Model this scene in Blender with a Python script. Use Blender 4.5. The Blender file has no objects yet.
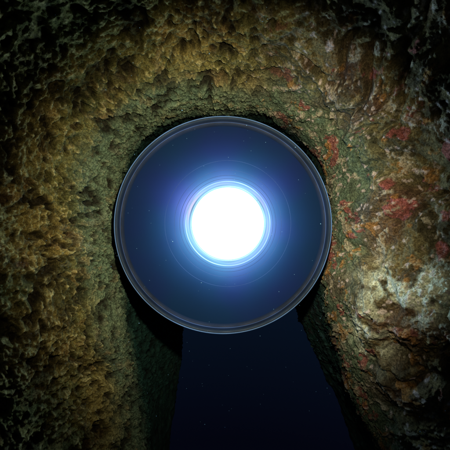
import bpy, bmesh, math, numpy as np
from mathutils import Vector
sc=bpy.context.scene
rng=np.random.default_rng(7)

# ---------------- numpy noise ----------------
def _hash(ix,iy,iz,seed):
    h=(ix*374761393+iy*668265263+iz*1103515245+seed*974634777)&0xFFFFFFFF
    h=((h^(h>>13))*1274126177)&0xFFFFFFFF
    h=((h^(h>>16))*2246822519)&0xFFFFFFFF
    return ((h^(h>>15))&0xFFFFFF)/float(0xFFFFFF)
def vnoise(P,seed=0):
    I=np.floor(P).astype(np.int64); F=P-I; U=F*F*F*(F*(F*6-15)+10)
    x,y,z=I[:,0]+1000,I[:,1]+1000,I[:,2]+1000
    out=0
    for dx in (0,1):
        wx=U[:,0] if dx else 1-U[:,0]
        for dy in (0,1):
            wxy=wx*(U[:,1] if dy else 1-U[:,1])
            for dz in (0,1):
                wz=U[:,2] if dz else 1-U[:,2]
                out=out+wxy*wz*_hash(x+dx,y+dy,z+dz,seed)
    return out*2-1
ROT=np.array([[0.36,0.48,-0.8],[-0.8,0.6,0.0],[0.48,0.64,0.6]])
def fbm(P,f,octv=4,seed=0,gain=.5):
    a=1;s=0;t=0;Q=(P@ROT)*f
    for o in range(octv):
        s=s+a*vnoise(Q,seed+o*17);t+=a;a*=gain;Q=(Q@ROT)*2.03+7.3
    return s/t
def sst(a,b,x):
    t=np.clip((x-a)/(b-a),0,1);return t*t*(3-2*t)

# ---------------- cave wall ----------------
ctrl=np.array([(-0.3,-5),(-0.45,-3.4),(-0.55,-2.3),(-0.62,-1.5),(-0.70,-0.85),(-0.79,-0.25),(-0.81,0.2),(-0.68,0.58),(-0.36,0.79),(0.02,0.82),
 (0.4,0.77),(0.69,0.54),(0.81,0.22),(0.80,-0.1),(0.74,-0.45),(0.84,-0.9),(1.08,-1.5),(1.45,-2.3),(1.8,-3.4),(2.0,-5)])
def catmull(c,n):
    c=np.vstack([2*c[0]-c[1],c,2*c[-1]-c[-2]]);out=[]
    for i in range(1,len(c)-2):
        p0,p1,p2,p3=c[i-1:i+3];t=np.linspace(0,1,60,endpoint=False)[:,None]
        out.append(.5*(2*p1+(p2-p0)*t+(2*p0-5*p1+4*p2-p3)*t*t+(3*p1-p0-3*p2+p3)*t**3))
    o=np.vstack(out+[c[-2][None]])
    d=np.r_[0,np.cumsum(np.linalg.norm(np.diff(o,axis=0),axis=1)*(np.where(o[1:,1]>-1.6,1,.2)))]
    u=np.linspace(0,d[-1],n)
    return np.c_[np.interp(u,d,o[:,0]),np.interp(u,d,o[:,1])]
NT,NS=1500,760
C=catmull(ctrl,NT)
T=np.gradient(C,axis=0);T/=np.linalg.norm(T,axis=1)[:,None]
N2=np.c_[-T[:,1],T[:,0]]
k=np.exp(-np.linspace(-2.5,2.5,161)**2);k/=k.sum()
Np=np.pad(N2,((80,80),(0,0)),mode='edge')
N2=np.c_[np.convolve(Np[:,0],k,'valid'),np.convolve(Np[:,1],k,'valid')]
yk=np.array([-0.8,0.4,0.9,1.15,1.4,1.7,1.92,2.08,2.2,2.4,2.7,3.2,5.0])
ok=np.array([1.15,.95,.80,.64,.41,.15,.02,-.015,-.015,.02,.06,.3,1.0])
ys_=np.linspace(-.8,5,3000)
dens=np.where((ys_>.7)&(ys_<2.4),1,.12)
cy=np.cumsum(dens);Y=np.interp(np.linspace(cy[0],cy[-1],NS),cy,ys_)
off=np.interp(Y,yk,ok);off=np.convolve(np.pad(off,15,mode='edge'),np.ones(31)/31,'valid')
XZ=C[:,None,:]+N2[:,None,:]*off[None,:,None]
V=np.empty((NT,NS,3));V[...,0]=XZ[...,0];V[...,2]=XZ[...,1];V[...,1]=Y[None,:]
V[...,2]+=.035*sst(0,.7,V[...,2])*sst(1.6,2.0,V[...,1])*(1-.5*sst(2.1,2.4,V[...,1]))
but=np.exp(-((V[...,1]-3.7)/.70)**2)*sst(-.3,-.9,V[...,2])*sst(-.0,-.5,V[...,0])
V[...,0]+=.62*but*(1-.5*sst(-1.1,-2.8,V[...,2]))
but2=np.exp(-((V[...,1]-3.5)/.65)**2)*sst(-.3,-.9,V[...,2])*sst(.0,.5,V[...,0])
V[...,0]-=.46*but2
dt=np.gradient(V,axis=0);ds=np.gradient(V,axis=1)
Nn=np.cross(dt,ds);Nn/=np.linalg.norm(Nn,axis=2)[...,None]+1e-9
if Nn[NT//2,NS//2][2]>0: Nn=-Nn
P=V.reshape(-1,3);Nn=Nn.reshape(-1,3)
warp=np.c_[fbm(P,2.2,2,1),fbm(P,2.2,2,2),fbm(P,2.2,2,3)]
Q=P+warp*.10
left=sst(.40,-.35,P[:,0]-0.3*P[:,2])
lip=sst(1.76,2.0,P[:,1])
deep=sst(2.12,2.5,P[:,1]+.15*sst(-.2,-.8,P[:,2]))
big=fbm(Q,1.7,3,11)
med=fbm(Q,5.0,3,21)
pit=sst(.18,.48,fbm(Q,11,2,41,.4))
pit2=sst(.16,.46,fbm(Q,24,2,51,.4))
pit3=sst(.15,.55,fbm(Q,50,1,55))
bump=np.abs(fbm(Q,15,2,57,.5))
fold=np.abs(fbm(P+warp*.25,3.4,3,91))
fine=fbm(Q,46,2,61,.7);micro=fbm(P,120,2,71,.7)
amp=1-.75*lip
L=left;R_=1-L
disp=amp*((.13-.03*L)*big+(.045+.03*R_)*med+.06*R_*(sst(0,.22,fold)-.7))-(1-.6*lip)*(.25+.75*L)*(.055*pit+.034*pit2)-.013*pit3*(.35+.65*L)
disp+=(.5+.5*L)*(1-.4*lip)*.032*(bump-.2)
disp+=.023*fine*(.5+.5*L)*(1-.35*lip)+.009*micro*(.65+.35*L)
def blob(c,r):
    return np.exp(-(((P-np.array(c))/np.array(r))**2).sum(1))
disp+=.13*blob((1.10,1.55,-.42),(.30,.35,.22))+.08*blob((1.15,1.5,.0),(.2,.3,.14))
g1=fbm(Q,10,4,101,.6);g2=fbm(Q,15,4,111,.65);g3=fbm(Q+3,11,4,121,.6)
patchy=sst(-.15,.4,fbm(P,2.6,2,171))
red=sst(.30,.38,g1+.12*patchy*R_)*(.12+.88*R_)
mar=sst(.0,.45,fbm(Q,4.5,3,141))*R_*.45
org=sst(.32,.42,g3+.28*blob((1.15,1.45,-.62),(.25,.4,.2)))*(.25+.75*R_)
whi=sst(.30,.40,g2+.07*R_)*(.12+.88*R_)
wsp=sst(.44,.58,fbm(Q,38,2,131))*sst(1.0,1.4,P[:,1])
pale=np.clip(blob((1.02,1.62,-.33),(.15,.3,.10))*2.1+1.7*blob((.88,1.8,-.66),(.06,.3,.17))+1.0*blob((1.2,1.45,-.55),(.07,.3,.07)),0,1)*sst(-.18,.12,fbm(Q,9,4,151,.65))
disp+=.008*(red+org+whi)
P2=P+Nn*disp[:,None]
rad=np.hypot(P2[:,0],P2[:,2]);m=(P2[:,1]>1.75)&(P2[:,1]<2.6)&(rad<.725)
s_=np.where(m,.725/np.maximum(rad,1e-3),1);P2[:,0]*=s_;P2[:,2]*=s_
def col(a):return np.array(a)[None,:]
def mix(a,b,t):return a*(1-t[:,None])+b*t[:,None]
n1=fbm(Q,4,3,201)*.5+.5;n2=fbm(Q,21,3,211,.65)*.5+.5
c=mix(col((.085,.066,.024))+0*P,col((.34,.265,.085)),sst(.34,.64,n1*.45+n2*.55))
c=mix(c,col((.14,.155,.052)),sst(.42,.62,fbm(Q,2.4,3,221)*.5+.5)*.6)
c=mix(c,col((.64,.54,.23)),sst(.15,.6,fine)*.75*L)
c=mix(c,col((.24,.195,.11)),R_*.65)
c=mix(c,col((.05,.045,.03)),sst(.47,.60,fbm(Q,9,4,231,.6)*.5+.5)*.7*R_)
c=mix(c,col((.15,.25,.18)),sst(1.74,1.94,P[:,1]+.15*big)*.72)
c=mix(c,col((.17,.06,.05)),mar)
c=mix(c,col((.42,.12,.12)),red*.75)
c=mix(c,col((.50,.25,.08)),org*.75)
c=mix(c,col((.58,.52,.40)),whi*.75)
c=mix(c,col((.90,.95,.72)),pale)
c=mix(c,col((.75,.62,.6)),wsp*R_*.8)
pit_shade=np.clip(pit*.65+pit2*.65+pit3*.4,0,.93)*(.3+.7*L)
c=mix(c,col((.016,.012,.008)),pit_shade)  # shade of the pits painted into the rock colour
c=mix(c,c*np.array([[.08,.23,.32]]),deep)  # dimming and blue fade with depth painted onto rock behind the lamp
c*=(1+.6*micro[:,None])
c=np.clip(c,.003,.9)
idx=np.arange(NT*NS).reshape(NT,NS)
F=np.stack([idx[:-1,:-1],idx[1:,:-1],idx[1:,1:],idx[:-1,1:]],-1).reshape(-1,4)
me=bpy.data.meshes.new("cave_rock_wall")
me.vertices.add(len(P2));me.vertices.foreach_set("co",P2.astype(np.float32).ravel())
me.loops.add(F.size);me.loops.foreach_set("vertex_index",F.astype(np.int32).ravel())
me.polygons.add(len(F));me.polygons.foreach_set("loop_start",np.arange(0,F.size,4,dtype=np.int32))
me.update(calc_edges=True)
me.polygons.foreach_set("use_smooth",np.ones(len(F),bool))
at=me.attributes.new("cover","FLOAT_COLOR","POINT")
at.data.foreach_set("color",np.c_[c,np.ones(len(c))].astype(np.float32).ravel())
wall=bpy.data.objects.new("cave_rock_wall",me);sc.collection.objects.link(wall)

def newmat(n):
    m=bpy.data.materials.new(n);m.use_nodes=True;return m,m.node_tree.nodes,m.node_tree.links,m.node_tree.nodes["Principled BSDF"]
m,nd,lk,b=newmat("encrusted_rock")
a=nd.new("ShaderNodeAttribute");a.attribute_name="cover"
tc=nd.new("ShaderNodeTexCoord")
nz=nd.new("ShaderNodeTexNoise");nz.inputs["Scale"].default_value=110;nz.inputs["Detail"].default_value=3;nz.inputs["Roughness"].default_value=.65
lk.new(tc.outputs["Object"],nz.inputs["Vector"])
mr=nd.new("ShaderNodeMapRange");mr.inputs[1].default_value=.3;mr.inputs[2].default_value=.7;mr.inputs[3].default_value=.35;mr.inputs[4].default_value=1.65
lk.new(nz.outputs["Fac"],mr.inputs[0])
vm=nd.new("ShaderNodeVectorMath");vm.operation='SCALE'
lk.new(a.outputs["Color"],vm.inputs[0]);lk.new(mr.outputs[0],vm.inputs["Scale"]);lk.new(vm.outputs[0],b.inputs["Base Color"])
b.inputs["Roughness"].default_value=.85;b.inputs["Specular IOR Level"].default_value=.2
bp=nd.new("ShaderNodeBump");bp.inputs["Strength"].default_value=.8;bp.inputs["Distance"].default_value=.009
lk.new(nz.outputs["Fac"],bp.inputs["Height"]);lk.new(bp.outputs[0],b.inputs["Normal"])
me.materials.append(m)

# ---------------- seabed, dropping off into deep water ----------------
n=140;g=np.linspace(-40,40,n);X,Yg=np.meshgrid(g,g,indexing='ij')
PP=np.c_[X.ravel(),Yg.ravel(),np.zeros(n*n)]
PP[:,2]=-4.7+.5*fbm(PP,.35,3,301)-60*sst(2.5,14,PP[:,1]);ix=np.arange(n*n).reshape(n,n)
fs=np.stack([ix[:-1,:-1],ix[1:,:-1],ix[1:,1:],ix[:-1,1:]],-1).reshape(-1,4)
sm=bpy.data.meshes.new("seabed");sm.from_pydata(PP.tolist(),[],fs.tolist())
sb=bpy.data.objects.new("seabed",sm);sc.collection.objects.link(sb)
m,nd,lk,b=newmat("dark_silt")
nz=nd.new("ShaderNodeTexNoise");nz.inputs["Scale"].default_value=2;nz.inputs["Detail"].default_value=8
cr=nd.new("ShaderNodeValToRGB");cr.color_ramp.elements[0].color=(.05,.055,.05,1);cr.color_ramp.elements[1].color=(.15,.14,.11,1)
lk.new(nz.outputs["Fac"],cr.inputs[0]);lk.new(cr.outputs[0],b.inputs["Base Color"]);b.inputs["Roughness"].default_value=1
sm.materials.append(m)

# ---------------- underwater lamp ----------------
lamp=bpy.data.objects.new("underwater_lamp",None);sc.collection.objects.link(lamp);lamp.location=(-0.013,1.93,0.0);lamp.scale=(.955,.955,.955)
def lathe(name,prof,mat,cx=0,cz=0,seg=256,closed=False,smooth=True):
    pr=np.array(prof,float);k=len(pr);vs=[];fs=[]
    for i in range(seg):
        th=2*math.pi*i/seg
        for r,y in pr: vs.append((cx+r*math.cos(th),y,cz+r*math.sin(th)))
    kk=k if closed else k-1
    for i in range(seg):
        j=(i+1)%seg
        for q in range(kk):
            q2=(q+1)%k;fs.append((i*k+q,i*k+q2,j*k+q2,j*k+q))
    me=bpy.data.meshes.new(name);me.from_pydata(vs,[],fs);me.validate()
    bm=bmesh.new();bm.from_mesh(me);bmesh.ops.remove_doubles(bm,verts=bm.verts,dist=1e-6);bmesh.ops.recalc_face_normals(bm,faces=bm.faces);bm.to_mesh(me);bm.free()
    if smooth: me.polygons.foreach_set("use_smooth",[True]*len(me.polygons))
    o=bpy.data.objects.new(name,me);sc.collection.objects.link(o);o.parent=lamp;me.materials.append(mat);return o
def ringprof(R,r,y,n=10): return [(R+r*math.cos(a),y+r*math.sin(a)) for a in np.linspace(0,2*math.pi,n,endpoint=False)]
def metal(name,colr,rough,metalv=1,em=None,es=0):
    m,nd,lk,b=newmat(name)
    nz=nd.new("ShaderNodeTexNoise");nz.inputs["Scale"].default_value=14;nz.inputs["Detail"].default_value=5
    tc=nd.new("ShaderNodeTexCoord");lk.new(tc.outputs["Object"],nz.inputs["Vector"])
    mr=nd.new("ShaderNodeMapRange");mr.inputs[3].default_value=rough*.6;mr.inputs[4].default_value=min(1,rough*1.5)
    lk.new(nz.outputs["Fac"],mr.inputs[0]);lk.new(mr.outputs[0],b.inputs["Roughness"])
    b.inputs["Base Color"].default_value=(*colr,1);b.inputs["Metallic"].default_value=metalv
    if em:  # added emission paints lit edges onto the rim, gasket and rings
        b.inputs["Emission Color"].default_value=(*em,1)
        mr2=nd.new("ShaderNodeMapRange");nz2=nd.new("ShaderNodeTexNoise");nz2.inputs["Scale"].default_value=2.5
        lk.new(tc.outputs["Object"],nz2.inputs["Vector"]);lk.new(nz2.outputs["Fac"],mr2.inputs[0])
        mr2.inputs[1].default_value=.35;mr2.inputs[2].default_value=.65;mr2.inputs[3].default_value=es*.45;mr2.inputs[4].default_value=es*1.4
        lk.new(mr2.outputs[0],b.inputs["Emission Strength"]);m.cycles.emission_sampling='NONE'
    return m
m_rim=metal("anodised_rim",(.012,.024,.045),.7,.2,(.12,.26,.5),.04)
m_edge=metal("rim_edge_glow",(.08,.15,.26),.5,.4,(.14,.34,.75),.26)
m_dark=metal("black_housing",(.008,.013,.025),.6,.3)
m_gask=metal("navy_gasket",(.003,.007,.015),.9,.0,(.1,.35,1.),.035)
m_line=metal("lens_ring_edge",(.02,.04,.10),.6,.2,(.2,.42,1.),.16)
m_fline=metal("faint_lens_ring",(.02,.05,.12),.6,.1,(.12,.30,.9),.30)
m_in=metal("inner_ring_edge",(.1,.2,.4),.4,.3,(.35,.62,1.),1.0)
CX,CZ=.033,.010
m,nd,lk,b=newmat("blue_face_glow")
tc=nd.new("ShaderNodeTexCoord");sub=nd.new("ShaderNodeVectorMath");sub.operation='SUBTRACT';sub.inputs[1].default_value=(CX*.8,0,CZ*.8)
mulv=nd.new("ShaderNodeVectorMath");mulv.operation='MULTIPLY';mulv.inputs[1].default_value=(1,0,1)
ln=nd.new("ShaderNodeVectorMath");ln.operation='LENGTH'
lk.new(tc.outputs["Object"],sub.inputs[0]);lk.new(sub.outputs[0],mulv.inputs[0]);lk.new(mulv.outputs[0],ln.inputs[0])
nz=nd.new("ShaderNodeTexNoise");nz.inputs["Scale"].default_value=1.8;nz.inputs["Detail"].default_value=3
lk.new(tc.outputs["Object"],nz.inputs["Vector"])
ad=nd.new("ShaderNodeMath");ad.operation='MULTIPLY_ADD';ad.inputs[1].default_value=.08;lk.new(nz.outputs["Fac"],ad.inputs[0])
sb2=nd.new("ShaderNodeMath");sb2.operation='SUBTRACT';sb2.inputs[1].default_value=.04;lk.new(ln.outputs["Value"],sb2.inputs[0]);lk.new(sb2.outputs[0],ad.inputs[2])
cr=nd.new("ShaderNodeValToRGB");e=cr.color_ramp;e.interpolation='B_SPLINE'
stops=[(.22,(1.,1.3,1.6)),(.265,(.40,.74,1.15)),(.295,(.17,.42,.90)),(.335,(.072,.21,.58)),(.40,(.025,.09,.29)),(.48,(.010,.040,.135)),(.58,(.0052,.021,.064)),(.70,(.0036,.014,.038))]  # bloom around the bulb, painted as emission fading outward across the face
e.elements[0].position=stops[0][0];e.elements[0].color=(*stops[0][1],1)
e.elements[1].position=stops[-1][0];e.elements[1].color=(*stops[-1][1],1)
for p_,c_ in stops[1:-1]:
    q=e.elements.new(p_);q.color=(*c_,1)
lk.new(ad.outputs[0],cr.inputs[0])
nz3=nd.new("ShaderNodeTexNoise");nz3.inputs["Scale"].default_value=2.6;nz3.inputs["Detail"].default_value=1
lk.new(tc.outputs["Object"],nz3.inputs["Vector"])
cr3=nd.new("ShaderNodeValToRGB");cr3.color_ramp.elements[0].position=.36;cr3.color_ramp.elements[0].color=(1.3,.82,1.1,1);cr3.color_ramp.elements[1].position=.6;cr3.color_ramp.elements[1].color=(.90,1.06,.95,1)
lk.new(nz3.outputs["Fac"],cr3.inputs[0])
mm=nd.new("ShaderNodeVectorMath");mm.operation='MULTIPLY';lk.new(cr.outputs[0],mm.inputs[0]);lk.new(cr3.outputs[0],mm.inputs[1])
lk.new(mm.outputs[0],b.inputs["Emission Color"]);b.inputs["Emission Strength"].default_value=1
b.inputs["Base Color"].default_value=(.002,.006,.014,1);b.inputs["Roughness"].default_value=.7;b.inputs["Specular IOR Level"].default_value=.05
m.cycles.emission_sampling='NONE'
m_face=m
m,nd,lk,b=newmat("lit_bulb_glass")
b.inputs["Emission Color"].default_value=(.48,.80,1,1);b.inputs["Emission Strength"].default_value=20
m_bulb=m
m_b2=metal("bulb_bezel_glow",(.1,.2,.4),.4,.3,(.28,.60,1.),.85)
lathe("outer_rim",[(.706,.06),(.706,-.014),(.711,-.02),(.719,-.022),(.724,-.018),(.726,.0),(.726,.10),(.70,.12)],m_rim)
lathe("rim_edge",ringprof(.7245,.0036,-.018),m_edge,closed=True)
lathe("rim_gasket",[(.672,.02),(.678,-.004),(.690,-.006),(.705,-.002),(.705,.03)],m_gask)
lathe("inner_rim_edge",ringprof(.690,.0020,-.008),m_line,closed=True)
lathe("lens_face",[(.18,.016),(.26,.022),(.34,.028),(.45,.03),(.58,.028),(.674,.022)],m_face)
for i,(R,t) in enumerate([(.286,.0036),(.306,.0012),(.328,.0014),(.365,.0010),(.43,.0008)]):
    lathe("lens_ring_%d"%(i+1),ringprof(R,t,.016+.003*min(i,3)),m_in if i<1 else m_fline,cx=CX,cz=CZ,closed=True)
lathe("bulb_bezel",[(.238,.02),(.243,-.008),(.256,-.010),(.264,0),(.266,.025)],m_b2,cx=CX,cz=CZ)
lathe("bulb_lens",[(0,-.035),(.08,-.033),(.16,-.024),(.22,-.010),(.242,.004)],m_bulb,cx=CX,cz=CZ)
hp=[(.70,.10),(.70,.16)];y=.16
for i in range(6):
    hp+=[(.60-.03*i,y+.005),(.60-.03*i,y+.03),(.66-.03*i,y+.035),(.66-.03*i,y+.055)];y+=.055
hp+=[(.35,y+.02),(.0,y+.04)]
lathe("finned_housing",hp,m_dark,smooth=False)
bm=bmesh.new()
def box(bm,c,s):
    r=bmesh.ops.create_cube(bm,size=1)
    for v in r['verts']: v.co=Vector((v.co.x*s[0]+c[0],v.co.y*s[1]+c[1],v.co.z*s[2]+c[2]))
box(bm,(0,.56,.05),(1.9,.05,.07))
box(bm,(0,.53,.05),(.22,.10,.22))
bmesh.ops.bevel(bm,geom=bm.edges[:],offset=.008,segments=2)
me=bpy.data.meshes.new("mounting_bar");bm.to_mesh(me);bm.free();me.materials.append(m_dark)
o=bpy.data.objects.new("mounting_bar",me);sc.collection.objects.link(o);o.parent=lamp

# ---------------- drifting particles ----------------
bm=bmesh.new()
for i in range(480):
    yy=rng.uniform(.8,1.85);x=rng.uniform(-.75,.75)*yy;z=rng.uniform(-.75,.75)*yy
    if math.hypot(x,z)>.8 and (z>-.2 or rng.random()<.5): continue
    if math.hypot(x,z)<.66 and rng.random()<.3: continue
    r=yy*rng.choice([.0006,.0009,.0013,.0019],p=[.45,.36,.15,.04])
    q=bmesh.ops.create_icosphere(bm,subdivisions=1,radius=r)
    s=rng.uniform(.6,1.5,3)
    for v in q['verts']: v.co=Vector((v.co.x*s[0]+x,v.co.y*s[1]+yy,v.co.z*s[2]+z))
me=bpy.data.meshes.new("drifting_particles");bm.to_mesh(me);bm.free()
m,nd,lk,b=newmat("marine_snow");b.inputs["Base Color"].default_value=(.09,.22,.40,1)
b.inputs["Roughness"].default_value=.9
me.materials.append(m);o=bpy.data.objects.new("drifting_particles",me);sc.collection.objects.link(o)

# ---------------- light ----------------
def spot(name,loc,tgt,e,colr,ang,blend,size):
    l=bpy.data.lights.new(name,'SPOT');l.energy=e;l.color=colr;l.spot_size=math.radians(ang);l.spot_blend=blend;l.shadow_soft_size=size
    o=bpy.data.objects.new(name,l);sc.collection.objects.link(o);o.location=loc
    o.rotation_euler=(Vector(tgt)-Vector(loc)).to_track_quat('-Z','Y').to_euler();return o
spot("dive_torch",(.08,.24,.28),(.02,2,.02),150,(1,.88,.58),90,1,.03)
w=bpy.data.worlds.new("World");sc.world=w;w.use_nodes=True
wn=w.node_tree.nodes;wl=w.node_tree.links;bg=wn["Background"];bg.inputs[1].default_value=1
tc=wn.new("ShaderNodeTexCoord");sx=wn.new("ShaderNodeSeparateXYZ");wl.new(tc.outputs["Generated"],sx.inputs[0])
mr=wn.new("ShaderNodeMapRange");mr.inputs[1].default_value=-.58;mr.inputs[2].default_value=-.25;wl.new(sx.outputs["Z"],mr.inputs[0])
cr=wn.new("ShaderNodeValToRGB");cr.color_ramp.elements[0].color=(.0010,.0014,.0048,1);cr.color_ramp.elements[1].color=(.0022,.0060,.015,1)
wl.new(mr.outputs[0],cr.inputs[0]);wl.new(cr.outputs[0],bg.inputs[0])

cam=bpy.data.cameras.new("camera");co=bpy.data.objects.new("camera",cam);sc.collection.objects.link(co)
co.location=(0,0,0);co.rotation_euler=(math.radians(90),0,0);cam.lens=24;cam.sensor_width=36;cam.clip_start=.02;cam.clip_end=300
sc.camera=co
sc.view_settings.view_transform='Standard';sc.view_settings.look='None';sc.view_settings.exposure=0
